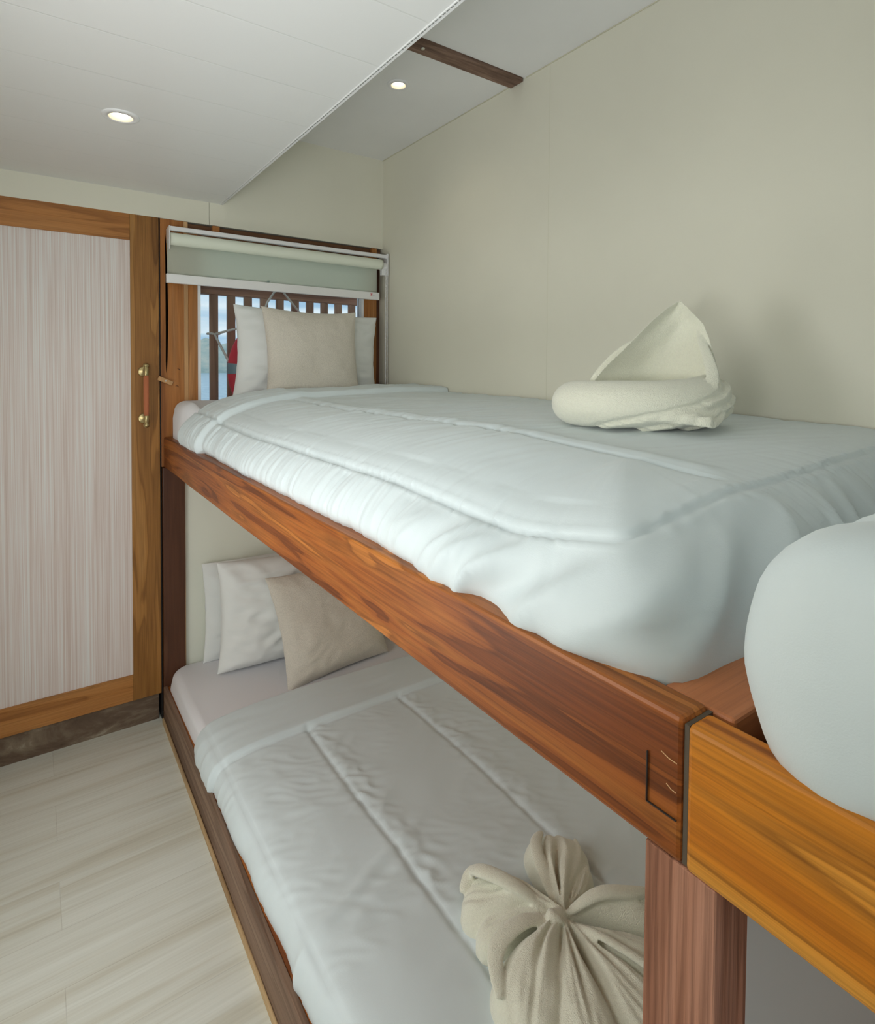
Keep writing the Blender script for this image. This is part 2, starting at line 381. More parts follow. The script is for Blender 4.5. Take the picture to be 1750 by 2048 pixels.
# ------------------------------------------------------------------ downlights
def downlight(x, y, z, label, r):
    t = thing('recessed_downlight', (x, y, z), label, 'ceiling light', 'recessed downlights')
    bm = bmesh.new(); lathe(bm, [(r, .0), (r, -.0015), (r * .93, -.004), (r * .66, -.0045), (r * .64, -.002)], (x, y, z), n=48)
    mesh('trim_ring', bm, M['plastic'], t, smooth=True)
    bm = bmesh.new(); lathe(bm, [(r * .645, -.0035), (r * .60, .0), (r * .50, .011)], (x, y, z - .0002), n=48)
    mesh('reflector', bm, M['baffle'], t, smooth=True)
    bm = bmesh.new(); rg = lathe(bm, [(r * .52, .0105), (.001, .0105)], (x, y, z), n=48)
    mesh('led_disc', bm, M['led'], t)
    d = bpy.data.lights.new('downlight_lamp', 'SPOT'); d.energy = 1.4; d.color = (1, .86, .66); d.spot_size = 2.3; d.spot_blend = .8; d.shadow_soft_size = .03
    o = bpy.data.objects.new('downlight_lamp', d); o.location = (x, y, z - .012); link(o, t)
def cut(o, x, y, z, r):                              # round opening for the lamp
    bm = bmesh.new(); lathe(bm, [(r, -.05), (r, .05)], (x, y, z), n=48)
    bmesh.ops.contextual_create(bm, geom=[e for e in bm.edges if abs(e.verts[0].co.z - (z - .05)) < 1e-6 and abs(e.verts[1].co.z - (z - .05)) < 1e-6])
    bmesh.ops.contextual_create(bm, geom=[e for e in bm.edges if abs(e.verts[0].co.z - (z + .05)) < 1e-6 and abs(e.verts[1].co.z - (z + .05)) < 1e-6])
    bmesh.ops.recalc_face_normals(bm, faces=bm.faces)
    me = bpy.data.meshes.new('cutter'); bm.to_mesh(me); bm.free()
    c = bpy.data.objects.new('cutter', me); COL.objects.link(c)
    md = o.modifiers.new('cut', 'BOOLEAN'); md.object = c; md.operation = 'DIFFERENCE'; md.solver = 'EXACT'
    bpy.context.view_layer.update()
    new = bpy.data.meshes.new_from_object(o.evaluated_get(bpy.context.evaluated_depsgraph_get()))
    o.modifiers.remove(md); o.data = new
    bpy.data.objects.remove(c); bpy.data.meshes.remove(me)
cut(ce, .200, 1.772, ZC, .0295)
cut(bpy.data.objects['ceiling.002'], 1.070, 1.790, ZU, .0257)
downlight(.200, 1.772, ZC, 'round lit downlight with wide white ring in the low left ceiling', .046)
downlight(1.070, 1.790, ZU, 'small round lit downlight in the upper ceiling beside the brown beam', .040)

# ------------------------------------------------------------------ door
DX0, DX1 = XL + .01, .4065
dr = thing('door_1', (DX0, D, .106), None, None, kind='structure')
boxo('stile', (.307, DX1, D - .002, D + .035, .106, 1.976), M['door_wood_v'], dr, bevel=.0015)
boxo('stile', (DX0, DX0 + .10, D - .002, D + .035, .106, 1.976), M['door_wood_v'], dr, bevel=.0015)
boxo('top_rail', (DX0 + .1003, .3067, D - .001, D + .035, 1.877, 1.976), M['door_wood_h'], dr, bevel=.001)
boxo('bottom_rail', (DX0 + .1003, .3067, D - .001, D + .035, .106, .2075), M['door_wood_h'], dr, bevel=.001)
boxo('panel', (DX0 + .10, .307, D + .004, D + .03, .2075, 1.877), M['panel'], dr)
# pull handle: leather grip between two brass ends
hx, hy = .352, D - .052
bm = bmesh.new(); tube(bm, [(hx, hy, z) for z in (1.213, 1.23, 1.29, 1.35, 1.366)], [.0088, .0093, .0095, .0093, .0088], 20)
hd = mesh('door_handle', bm, M['leather'], dr, smooth=True, label='brown leather-wrapped pull grip with brass ends')
def end(sg, z0):
    bm = bmesh.new()
    lathe(bm, [(.0001, 0), (.0093, 0), (.0098, .001), (.0098, .028), (.0085, .0295), (.0085, .031), (.0105, .033), (.0112, .037), (.0095, .042), (.005, .0455), (.0001, .0465)], (hx, hy, z0), n=24)
    if sg < 0:
        for v in bm.verts: v.co.z = 2 * z0 - v.co.z
    zc = z0 + sg * .014
    lathe(bm, [(.0060, .0), (.0060, .040)], (hx, hy + .004, zc), 'y', 16)
    lathe(bm, [(.0001, .0), (.017, .0), (.019, .002), (.019, .0055)], (hx - .003, D - .0085, zc), 'y', 32)
    bmesh.ops.recalc_face_normals(bm, faces=bm.faces)
    mesh('brass_mount', bm, M['brass'], hd, smooth=True)
end(1, 1.3655); end(-1, 1.2135)
boxo('baseboard_back', (XL, .398, D + .010, D + .05, 0, .106), M['skirt'], kind='structure')
boxo('trim_2', (DX1 + .0005, .4105, D - .002, D + .05, 0.0, 1.976), M['black'], kind='structure')

# ------------------------------------------------------------------ window in the back wall
WX0, WX1, WZ0, WZ1 = .549, 1.300, 1.20, 1.90
wi = thing('window_1', (.92, D, WZ0), None, None, kind='structure')
boxo('stile', (.4110, .4965, D - .006, D + .05, 1.006, 1.974), M['frame_wood'], wi, bevel=.001)
boxo('sapwood_edge', (.4965, .512, D - .005, D + .05, 1.10, 1.974), M['sapwood'], wi, bevel=.001)
boxo('stile', (.5125, WX0, D + .0, D + .05, 1.10, 1.935), M['frame_wood'], wi, bevel=.001)
boxo('stile', (WX1, 1.368, D + .0, D + .05, 1.10, 1.935), M['frame_wood'], wi, bevel=.001)
boxo('jamb', (WX0, WX0 + .012, D + .002, D + .05, WZ0, 1.92), M['white'], wi, label='narrow white painted jamb')
boxo('jamb', (WX1 - .012, WX1, D + .002, D + .05, WZ0, 1.92), M['white'], wi, label='narrow white painted jamb')
boxo('header', (.5125, 1.368, D + .001, D + .05, WZ1, 1.938), M['lath'], wi)
boxo('sill', (.4965, 1.368, D + .001, D + .05, 1.10, WZ0), M['frame_wood'], wi)
boxo('recess_back', (.5125, XR, D + .030, D + .052, 1.936, 1.976), M['black'], wi)
boxo('top_lath', (.514, 1.390, D + .006, D + .030, 1.950, 1.970), M['lath'], wi)
boxo('side_recess', (1.368, XR, D + .030, D + .052, 1.0, 1.95), M['frame_dark'], wi)
for x in (.605, 1.335):
    boxo('spacer_block', (x, x + .028, D - .012, D + .012, 1.938, 1.972), M['frame_wood'], wi, bevel=.001)
boxo('glass_pane', (WX0 + .012, WX1 - .012, D + .030, D + .034, WZ0, 1.90), M['glass'], wi)
bm = bmesh.new()                                    # black filled crack in the left stile
L = [(1.915, .0), (1.89, .002), (1.80, .0030), (1.75, .0036), (1.62, .0046), (1.52, .0042), (1.42, .0032), (1.385, .0015), (1.373, .0)]
vsA, vsB = [], []
for z, w in L:
    xc = .4305 + .004 * sin((1.9 - z) * 5.5) - .001
    vsA.append(bm.verts.new((xc - w, D - .0066, z))); vsB.append(bm.verts.new((xc + w, D - .0066, z)))
for i in range(len(L) - 1): bm.faces.new((vsA[i], vsA[i + 1], vsB[i + 1], vsB[i]))
bmesh.ops.solidify(bm, geom=bm.faces[:], thickness=.0006)
mesh('filled_crack', bm, M['slit'], wi, label='long black filled crack')
bm = bmesh.new()                                    # knots in the stile
for (x, z, w, a) in ((.470, 1.385, .010, .0), (.462, 1.316, .011, .2)):
    pts = [(x + w * cos(t), D - .0062, z + w * .6 * sin(t) + a * .02 * cos(t)) for t in [(-.5 + .1 * i) * pi * .6 + .6 for i in range(11)]]
    tube(bm, pts, [.0004 + .0012 * sin(pi * i / 10) for i in range(11)], 6)
mesh('knot_marks', bm, M['frame_dark'], wi, smooth=True)
# wooden turn button between door and window frame
cl = thing('turn_button', (.425, D - .008, 1.344), 'small pale wooden turn button holding the door shut', 'latch')
bm = bmesh.new(); bx(bm, -.028, .028, -.006, .006, -.0085, .0085)
for v in bm.verts: v.co = Matrix.Rotation(.42, 3, 'Y') @ v.co + Vector((.425, D - .0145, 1.344))
mesh('wooden_bar', bm, M['sapwood'], cl, bevel=.002)
bm = bmesh.new(); lathe(bm, [(.0001, -.002), (.003, -.002), (.0035, .001)], (.425, D - .0215, 1.344), 'y', 12)
mesh('screw', bm, M['screw'], cl)

# ------------------------------------------------------------------ roller blind
BY = D - .060
bl = thing('roller_blind', (.90, BY, 1.935), 'pale sage roller blind drawn part way down over the window', 'blind')
bm = bmesh.new(); bx(bm, .432, 1.386, BY - .010, BY + .008, 1.919, 1.9365)
mesh('head_rail', bm, M['plastic'], bl, bevel=.003)
bm = bmesh.new()
bx(bm, .431, .4345, BY - .016, BY + .020, 1.846, 1.937)
bx(bm, .4325, .440, BY + .016, BY + .052, 1.88, 1.935)
mesh('bracket', bm, M['plastic'], bl, bevel=.0015)
bm = bmesh.new()
bx(bm, 1.382, 1.388, BY - .018, BY + .020, 1.838, 1.940)
lathe(bm, [(.0001, -.028), (.016, -.028), (.020, -.024), (.020, .0)], (1.381, BY, 1.880), 'x', 24)
bx(bm, 1.355, 1.381, BY - .016, BY + .004, 1.838, 1.866)
mesh('bracket', bm, M['plastic'], bl, bevel=.0012, label='white end bracket with chain wheel')
bm = bmesh.new(); rg = lathe(bm, [(.0001, .436), (.023, .436), (.0235, .45), (.0235, 1.34), (.023, 1.352), (.0001, 1.352)], (0, BY - .014, 1.886), 'x', 40)
mesh('roller_tube', bm, M['blind'], bl, smooth=True)
bm = bmesh.new(); nx = 40; cols = []
for i in range(nx + 1):
    x = .427 + (1.339 - .427) * i / nx; c = []
    for j in range(13):
        t = j / 12
        c.append(bm.verts.new((x, BY + .007 - .001 * t + .0012 * nz(x * 3, t * 2), 1.886 + (1.757 - 1.886) * t)))
    cols.append(c)
for a, b in zip(cols, cols[1:]):
    for j in range(12): bm.faces.new((a[j], a[j + 1], b[j + 1], b[j]))
bmesh.ops.solidify(bm, geom=bm.faces[:], thickness=.0012)
mesh('fabric', bm, M['blind'], bl, smooth=True)
bb = boxo('bottom_bar', (.423, 1.350, BY - .002, BY + .013, 1.7205, 1.756), M['barplastic'], bl, bevel=.0025)
bm = bmesh.new(); yy = BY - .0026                    # maker's mark: small red figure and a grey word line
def quad(bm, x0, x1, z0, z1, sh=0): bm.faces.new([bm.verts.new(p) for p in ((x0, yy, z0), (x1, yy, z0), (x1 + sh, yy, z1), (x0 + sh, yy, z1))])
quad(bm, 1.300, 1.3125, 1.7465, 1.7485); quad(bm, 1.3045, 1.307, 1.741, 1.7465)
quad(bm, 1.301, 1.3033, 1.7365, 1.742, .003); quad(bm, 1.3085, 1.3108, 1.7365, 1.742, -.003); quad(bm, 1.302, 1.311, 1.7440, 1.7452)
mesh('red_mark', bm, M['red'], bb)
bm = bmesh.new()
for k in range(7): quad(bm, 1.3125 + .0017 * k, 1.3137 + .0017 * k, 1.7368, 1.7388)
mesh('word_mark', bm, M['grey'], bb)
bm = bmesh.new()                                    # bead chain, both strands
for xs, ys in ((1.374, BY - .019), (1.388, BY - .010)):
    z = 1.86
    while z > 1.30:
        lathe(bm, [(.0006, .0028), (.0021, .0019), (.0028, 0), (.0021, -.0019), (.0006, -.0028)], (xs + .0015 * nz(z * 9), ys, z), n=8); z -= .0062
    tube(bm, [(xs, ys, 1.87), (xs, ys, 1.30)], .0006, 6)
mesh('bead_chain', bm, M['plastic'], bl, smooth=True)

# ------------------------------------------------------------------ outside: side deck, railing, lifebuoy, sea, hills
boxo('side_deck', (-3, 4, D + .11, 3.05, .52, .56), M['outdoor_x'], kind='structure')
rl = thing('deck_railing', (.95, 2.72, .56), 'brown wooden balcony railing of upright slats beyond the window glass', 'railing')
boxo('top_rail', (-2.5, 3.4, 2.700, 2.740, 1.722, 1.80), M['outdoor_x'], rl, bevel=.003)
boxo('bottom_rail', (-2.5, 3.4, 2.705, 2.735, .64, .70), M['outdoor_x'], rl, bevel=.003)
boxo('post', (-2.5, -2.42, 2.69, 2.75, .56, 1.722), M['outdoor'], rl); boxo('post', (3.32, 3.40, 2.69, 2.75, .56, 1.722), M['outdoor'], rl)
for k in range(-14, 24):
    x = .649 + .0757 * k
    boxo('baluster', (x, x + .036, 2.702, 2.722, .70, 1.722), M['outdoor'], rl, bevel=.003)
boxo('wall_outer_panel', (-2.5, XL - .1, D + .10, D + .12, .5, 2.6), M['wall_low'], kind='structure')
lb = thing('lifebuoy', (0.976, 2.645, 1.385), 'red lifebuoy ring with grey reflective bands hanging on the railing', 'lifebuoy')
bm = bmesh.new(); R0, r0 = .213, .055; rings = []
for i in range(72):
    a = 2 * pi * i / 72
    rings.append([bm.verts.new((0.976 + (R0 + r0 * cos(p)) * cos(a), 2.645 + .034 * sin(p), 1.385 + (R0 + r0 * cos(p)) * sin(a))) for p in [2 * pi * j / 20 for j in range(20)]])
for i in range(72):
    a, b = rings[i], rings[(i + 1) % 72]
    for j in range(20): bm.faces.new((a[j], b[j], b[(j + 1) % 20], a[(j + 1) % 20]))
bmesh.ops.recalc_face_normals(bm, faces=bm.faces)
mesh('ring', bm, M['buoy'], lb, smooth=True)
for q in range(4):
    bm = bmesh.new(); rings = []; c0 = q * pi / 2 + pi - .03
    for i in range(9):
        a = c0 - .09 + .18 * i / 8
        rings.append([bm.verts.new((0.976 + (R0 + (r0 + .0015) * cos(p)) * cos(a), 2.645 + .0355 * sin(p), 1.385 + (R0 + (r0 + .0015) * cos(p)) * sin(a))) for p in [2 * pi * j / 20 for j in range(20)]])
    for a, b in zip(rings, rings[1:]):
        for j in range(20): bm.faces.new((a[j], b[j], b[(j + 1) % 20], a[(j + 1) % 20]))
    bmesh.ops.recalc_face_normals(bm, faces=bm.faces)
    mesh('reflective_band', bm, M['band'], lb, smooth=True)
bm = bmesh.new()
def rp(*pts): tube(bm, pts, .0052, 8)
rp((.667, 2.699, 1.545), (.72, 2.67, 1.562), (.80, 2.645, 1.585), (.86, 2.64, 1.60))
rp((.667, 2.699, 1.545), (.675, 2.68, 1.52), (.72, 2.66, 1.42), (.755, 2.645, 1.385), (.775, 2.645, 1.30))
rp((.86, 2.66, 1.60), (.90, 2.685, 1.70), (.945, 2.695, 1.765), (.965, 2.695, 1.775))
rp((.965, 2.695, 1.775), (1.00, 2.695, 1.735), (1.06, 2.68, 1.66), (1.13, 2.66, 1.58))
tube(bm, [(.667, 2.699, 1.545), (.655, 2.70, 1.548), (.642, 2.712, 1.548), (.642, 2.73, 1.548), (.69, 2.73, 1.548), (.69, 2.70, 1.548), (.667, 2.697, 1.545)], .005, 8)
mesh('grab_rope', bm, M['rope'], lb, smooth=True)
boxo('sea', (-600, 900, 3.4, 420, -1.3, -1.2), M['water'], kind='structure')
bm = bmesh.new(); prev = None
for i in range(160):
    x = -60 + i * 2.2; ys = 255
    h = 14.5 + 3.5 * nz(x * .035, 3.0) + 1.8 * nz(x * .16, 9.0) + .6 * nz(x * .7, 2)
    row = [bm.verts.new((x, ys + d * 26, -1.25 + h * (1 - (1 - d) ** 2) + (.4 * nz(x * .5, d * 9) if d > 0 else 0))) for d in [j / 8 for j in range(9)]]
    row.append(bm.verts.new((x, ys + 60, -1.25)))
    if prev:
        for j in range(9): bm.faces.new((prev[j], row[j], row[j + 1], prev[j + 1]))
    prev = row
mesh('hillside', bm, M['hill'], smooth=True, kind='structure')

# ------------------------------------------------------------------ bunks
RX0, RX1 = .419, .455
bk = thing('bunk_bed', (.9, 1.35, 0), 'built-in varnished teak double-deck bunk along the pale wall, ending at the back window', 'bunk bed')
def plank(name, b, m, parent, wob=0.0, bev=.004, label=None):
    bm = bmesh.new(); x0, x1, y0, y1, z0, z1 = b; n = 60; rows = []
    for i in range(n + 1):
        y = y0 + (y1 - y0) * i / n; w = wob * nz(y * 3.1, z1 * 5)
        rows.append([bm.verts.new(p) for p in ((x0 + w, y, z0), (x1, y, z0), (x1, y, z1 + w * .3), (x0 + w, y, z1 + w * .3))])
    for a, b2 in zip(rows, rows[1:]):
        for j in range(4): bm.faces.new((a[j], a[(j + 1) % 4], b2[(j + 1) % 4], b2[j]))
    bm.faces.new(rows[0][::-1]); bm.faces.new(rows[-1]); bmesh.ops.recalc_face_normals(bm, faces=bm.faces)
    return mesh(name, bm, m, parent, bevel=bev, label=label)
ur = plank('upper_rail', (RX0, RX1, .2583, D - .012, 1.0055, 1.124), M['rail'], bk, .002)
boxo('cross_beam', (RX1 + .0005, XR, .236, .300, 1.02, 1.1215), M['teak_x'], bk, bevel=.003)
boxo('base_board', (RX1, XR, .300, D, 1.028, 1.046), M['teak_x'], bk)
boxo('post', (RX0 + .0015, .469, .2290, .2915, 0, 1.0045), M['post'], bk, bevel=.0015, label='rough-sawn reddish support post')
boxo('corner_post', (.4125, .492, D - .024, D - .001, 0, 1.0045), M['frame_dark'], bk, bevel=.002, label='dark brown corner post')
boxo('corner_post_edge', (.4925, .4975, D - .006, D - .0005, .1, 1.0), M['sapwood'], bk)
plank('kick_board', (.410, .424, .2, D - .024, 0, .1395), M['kick'], bk, .0012, .002)
boxo('edge_strip', (.403, .4095, .2, D - .03, 0, .020), M['pine'], bk, bevel=.002)
boxo('lower_rail', (.4245, .450, .30, D - .03, 0, .1375), M['rail'], bk, bevel=.002)
boxo('lower_base', (.450, XR, .30, D, 0, .05), M['teak_x'], bk)
# marks round the joint in the rail: let-in patch and scratches
bm = bmesh.new()
bx(bm, RX0 - .0016, RX0, .2890, .2898, 1.040, 1.082); bx(bm, RX0 - .0016, RX0, .262, .2895, 1.0392, 1.0400)
mesh('patch_joint', bm, M['slit'], ur)
for (y0, z0, y1, z1) in ((.262, 1.0865, .276, 1.0895), (.262, 1.0625, .271, 1.0655)):
    bm = bmesh.new(); tube(bm, [(RX0 - .0014, y0, z0), (RX0 - .0016, (y0 + y1) / 2, (z0 + z1) / 2 - .0008), (RX0 - .0014, y1, z1)], .00035, 5)
    mesh('scratch', bm, M['sapwood'], ur)
boxo('joint_filler', (RX0 + .003, RX1 + .006, .2545, .2585, 1.006, 1.1195), M['filler'], bk)

b2 = thing('bunk_bed', (.9, -.8, 0), 'second bunk nearest the viewer, its honey-orange side rail running out of the frame at right', 'bunk bed')
plank('upper_rail', (RX0, RX0 + .031, YF, .2545, 1.0045, 1.1215), M['rail2'], b2, .0008)
boxo('cross_beam', (RX0 + .032, XR, .205, .2355, 1.0, 1.085), M['teak_x'], b2, bevel=.002)
boxo('base_board', (RX0 + .032, XR, YF, .205, 1.0, 1.03), M['teak_x'], b2)
boxo('corner_post', (RX0 + .01, .47, YF, YF + .05, 0, 1.0), M['post'], b2)
boxo('lower_base', (.46, XR, YF, .25, 0, .05), M['teak_x'], b2)

# ------------------------------------------------------------------ mattresses
def mattress(name, b, r, m, label, round_top=.03, head=None):
    x0, x1, y0, y1, z0, z1 = b
    bm = bmesh.new(); H = z1 - z0; rt = round_top
    # rings: (inset, z)
    ringdef = [(rt, z0), (.004, z0 + rt * .6), (0, z0 + rt)] + [(-.006 * sin(pi * t), z0 + rt + (H - 2 * rt) * t) for t in (.2, .4, .6, .8)] + [(0, z1 - rt), (.001, z1 - rt * .75)] + \
              [(rt * (1 - cos(a)) , z1 - rt + rt * sin(a)) for a in (.5, .8, 1.1, 1.35, pi / 2)]
    def ringpts(ins, z):
        pts = []; rr = max(r - ins, .004)
        for (cx, cy, a0) in ((x1 - r, y1 - r, 0), (x0 + r, y1 - r, pi / 2), (x0 + r, y0 + r, pi), (x1 - r, y0 + r, 3 * pi / 2)):
            for k in range(9):
                a = a0 + pi / 2 * k / 8
                pts.append((cx + rr * cos(a), cy + rr * sin(a)))
            nxt = {0: (x0 + r, y1 - ins), pi / 2: (x0 + ins, y0 + r), pi: (x1 - r, y0 + ins), 3 * pi / 2: (x1 - ins, y1 - r)}[a0]
            p = pts[-1]
            nseg = 40
            for k in range(1, nseg): pts.append((p[0] + (nxt[0] - p[0]) * k / nseg, p[1] + (nxt[1] - p[1]) * k / nseg))
        return [bm.verts.new((px + .003 * nz(px * 6, py * 6, z * 8), py + .003 * nz(py * 6, px * 6, z * 8), z + .003 * nz(px * 4, py * 4))) for px, py in pts]
    rings = [ringpts(i, z) for i, z in ringdef]
    n = len(rings[0])
    for a, b_ in zip(rings, rings[1:]):
        for k in range(n): bm.faces.new((a[k], a[(k + 1) % n], b_[(k + 1) % n], b_[k]))
    bm.faces.new(rings[-1]); bm.faces.new(rings[0][::-1])
    if head:                                         # springs back up where no duvet presses on it
        yh, dz, dx = head
        for v in bm.verts:
            k = sm(yh - .1, yh + .06, v.co.y)
            if v.co.z > (z0 + z1) / 2: v.co.z += dz * k
            if v.co.x < x0 + .1: v.co.x -= dx * k
    o = mesh(name, bm, m, smooth=True); return tag(o, label, 'mattress')
mattress('mattress', (.495, XR - .004, .37, D - .016, 1.047, 1.190), .05, M['sheet'], 'white sheeted mattress on the upper bunk, bare at the window end', .04, (2.22, .076, .047))
mattress('mattress', (.462, XR - .004, .335, D - .004, .051, .188), .07, M['sheet'], 'white sheeted mattress low on the bottom bunk, lilac-white by the pillows', .03, (1.98, .014, .028))
mattress('mattress', (.49, XR - .004, YF + .02, .165, 1.031, 1.20), .05, M['sheet'], 'white mattress under the duvet nearest the viewer', .05)

# ------------------------------------------------------------------ draped duvets
def interp(tab, t):
    """tab: list of (param, a, b)"""
    if t <= tab[0][0]: return tab[0][1:]
    for p, q in zip(tab, tab[1:]):
        if t <= q[0]:
            f = (t - p[0]) / (q[0] - p[0]); return tuple(p[i] + (q[i] - p[i]) * f for i in range(1, len(p)))
    return tab[-1][1:]
def curve_tab(pts, n=60):
    """smooth a polyline of (out, down) and give it an arc-length parameter"""
    P = [Vector(p) for p in pts]
    P = [P[0] * 2 - P[1]] + P + [P[-1] * 2 - P[-2]]
    out = []
    for i in range(1, len(P) - 2):
        for k in range(8):
            t = k / 8; a, b, c, d = P[i - 1], P[i], P[i + 1], P[i + 2]
            out.append(.5 * ((2 * b) + (c - a) * t + (2 * a - 5 * b + 4 * c - d) * t * t + (3 * b - a - 3 * c + d) * t ** 3))
    out.append(P[-2]); L = [0]
    for a, b in zip(out, out[1:]): L.append(L[-1] + (b - a).length)
    return [(L[i], out[i].x, out[i].y) for i in range(len(out))]
def duvet(name, m, ix, iy, side, foot, top, disp, foot_dir=-1, y_head=2.2, xr=1.396, pn=5.0, du=.008, dk=.007, dt=.012, label='', seams=(.12, .10), group=None):
    """ix, iy: corner of the inner flat area; side/foot: (outward, down) profiles; top(x,y) height of inner area"""
    ts, tf = curve_tab(side), curve_tab(foot)
    Ls, Lf = ts[-1][0], tf[-1][0]
    def arc_at(tab, out):                            # arc length where the cloth has gone `out` outwards
        for t_, o_, _ in tab:
            if o_ >= out: return t_
        return tab[-1][0]
    qs, qf = arc_at(ts, seams[0]), arc_at(tf, seams[1])
    def par(f, q, L): return q * f / .6 if f < .6 else q + (L - q) * (f - .6) / .4
    K = int(max(Ls, Lf) / dk)
    path = []                                        # (base x, base y, angle, u)
    ns = int(abs(y_head - iy) / du)
    for i in range(ns): path.append((ix, y_head + (iy - y_head) * i / ns, 0.0, abs(y_head - iy) * i / ns))
    nc = 40; u0 = abs(y_head - iy)
    for i in range(nc + 1): path.append((ix, iy, pi / 2 * i / nc, u0 + .25 * i / nc))
    nf = int((xr - ix) / du)
    for i in range(1, nf + 1): path.append((ix + (xr - ix) * i / nf, iy, pi / 2, u0 + .25 + (xr - ix) * i / nf))
    bm = bmesh.new(); meta = {}
    lay = bm.verts.layers.float_vector.new('meta'); lw = bm.verts.layers.float.new('mw')
    grid = []
    for (bx_, by_, ang, u) in path:
        w = sm(0, 1, ang / (pi / 2)); row = []
        ca, sa = cos(ang), sin(ang)
        nrm = (abs(ca) ** pn + abs(sa) ** pn) ** (1 / pn); ca /= nrm; sa /= nrm
        zt = top(bx_, by_)
        for k in range(K + 1):
            f = k / K
            so, sd = interp(ts, par(f, qs, Ls)); fo, fd = interp(tf, par(f, qf, Lf))
            d = sd * (1 - w) + fd * w
            pe = pn * (2.4 if f < .6 else 2.4 - 1.4 * sm(.6, .85, f))
            nrm = (abs(cos(ang)) ** pe + abs(sin(ang)) ** pe) ** (1 / pe); ca = cos(ang) / nrm; sa = sin(ang) / nrm
            x = bx_ - so * ca; y = by_ + foot_dir * fo * sa
            v = bm.verts.new((x, y, zt - d)); meta[v] = (u, so * (1 - w) + fo * w, f, w); row.append(v)
        grid.append(row)
    for a, b in zip(grid, grid[1:]):
        for k in range(K):
            q = (a[k], b[k], b[k + 1], a[k + 1]) if foot_dir < 0 else (a[k + 1], b[k + 1], b[k], a[k])
            try: bm.faces.new(q)
            except ValueError: pass
    nx_, ny_ = int((xr - ix) / dt), int(abs(y_head - iy) / dt)
    # inner area shares its border positions with the skirt rows
    ys = [p[1] for p in path[:ns]] + [iy]; xs = [ix] + [p[0] for p in path[ns + nc + 1:]]
    tg = []
    for j, yv in enumerate(ys):
        r_ = []
        for i, xv in enumerate(xs):
            v = bm.verts.new((xv, yv, top(xv, yv))); meta[v] = (-1, 0, 0, 0); r_.append(v)
        tg.append(r_)
    for a, b in zip(tg, tg[1:]):
        for i in range(len(xs) - 1):
            q = (a[i], b[i], b[i + 1], a[i + 1]) if foot_dir > 0 else (a[i + 1], b[i + 1], b[i], a[i])
            bm.faces.new(q)
    mm = list(meta.items())
    for v, a in mm: v[lay] = Vector((a[0], a[1], a[2])); v[lw] = a[3]
    # keep the skirt's values where the two parts meet
    bmesh.ops.remove_doubles(bm, verts=bm.verts, dist=.0004)
    bm.normal_update()
    if sum(f.normal.z for f in bm.faces) < 0: bmesh.ops.reverse_faces(bm, faces=bm.faces); bm.normal_update()
    mv = []
    for v in bm.verts:
        a = v[lay]; mv.append(v.co + v.normal * disp(v.co, a.x, a.y, a.z, v[lw]) )
    for v, c in zip(bm.verts, mv): v.co = c
    o = mesh(name, bm, m, smooth=True); return tag(o, label, 'duvet', group)
def gather(u, s, fr=70.0, lo=5.0, seed=0.0):
    """pleats running across a seam: narrow along u, long along s"""
    a = nz(u * fr, s * lo, seed); b = nz(u * fr * 2.1 + 9, s * lo * 1.6, seed + 3)
    return (1 - abs(a) * 2.2) * .6 + b * .35
def bell(x, c, w): return exp(-((x - c) / w) ** 2)

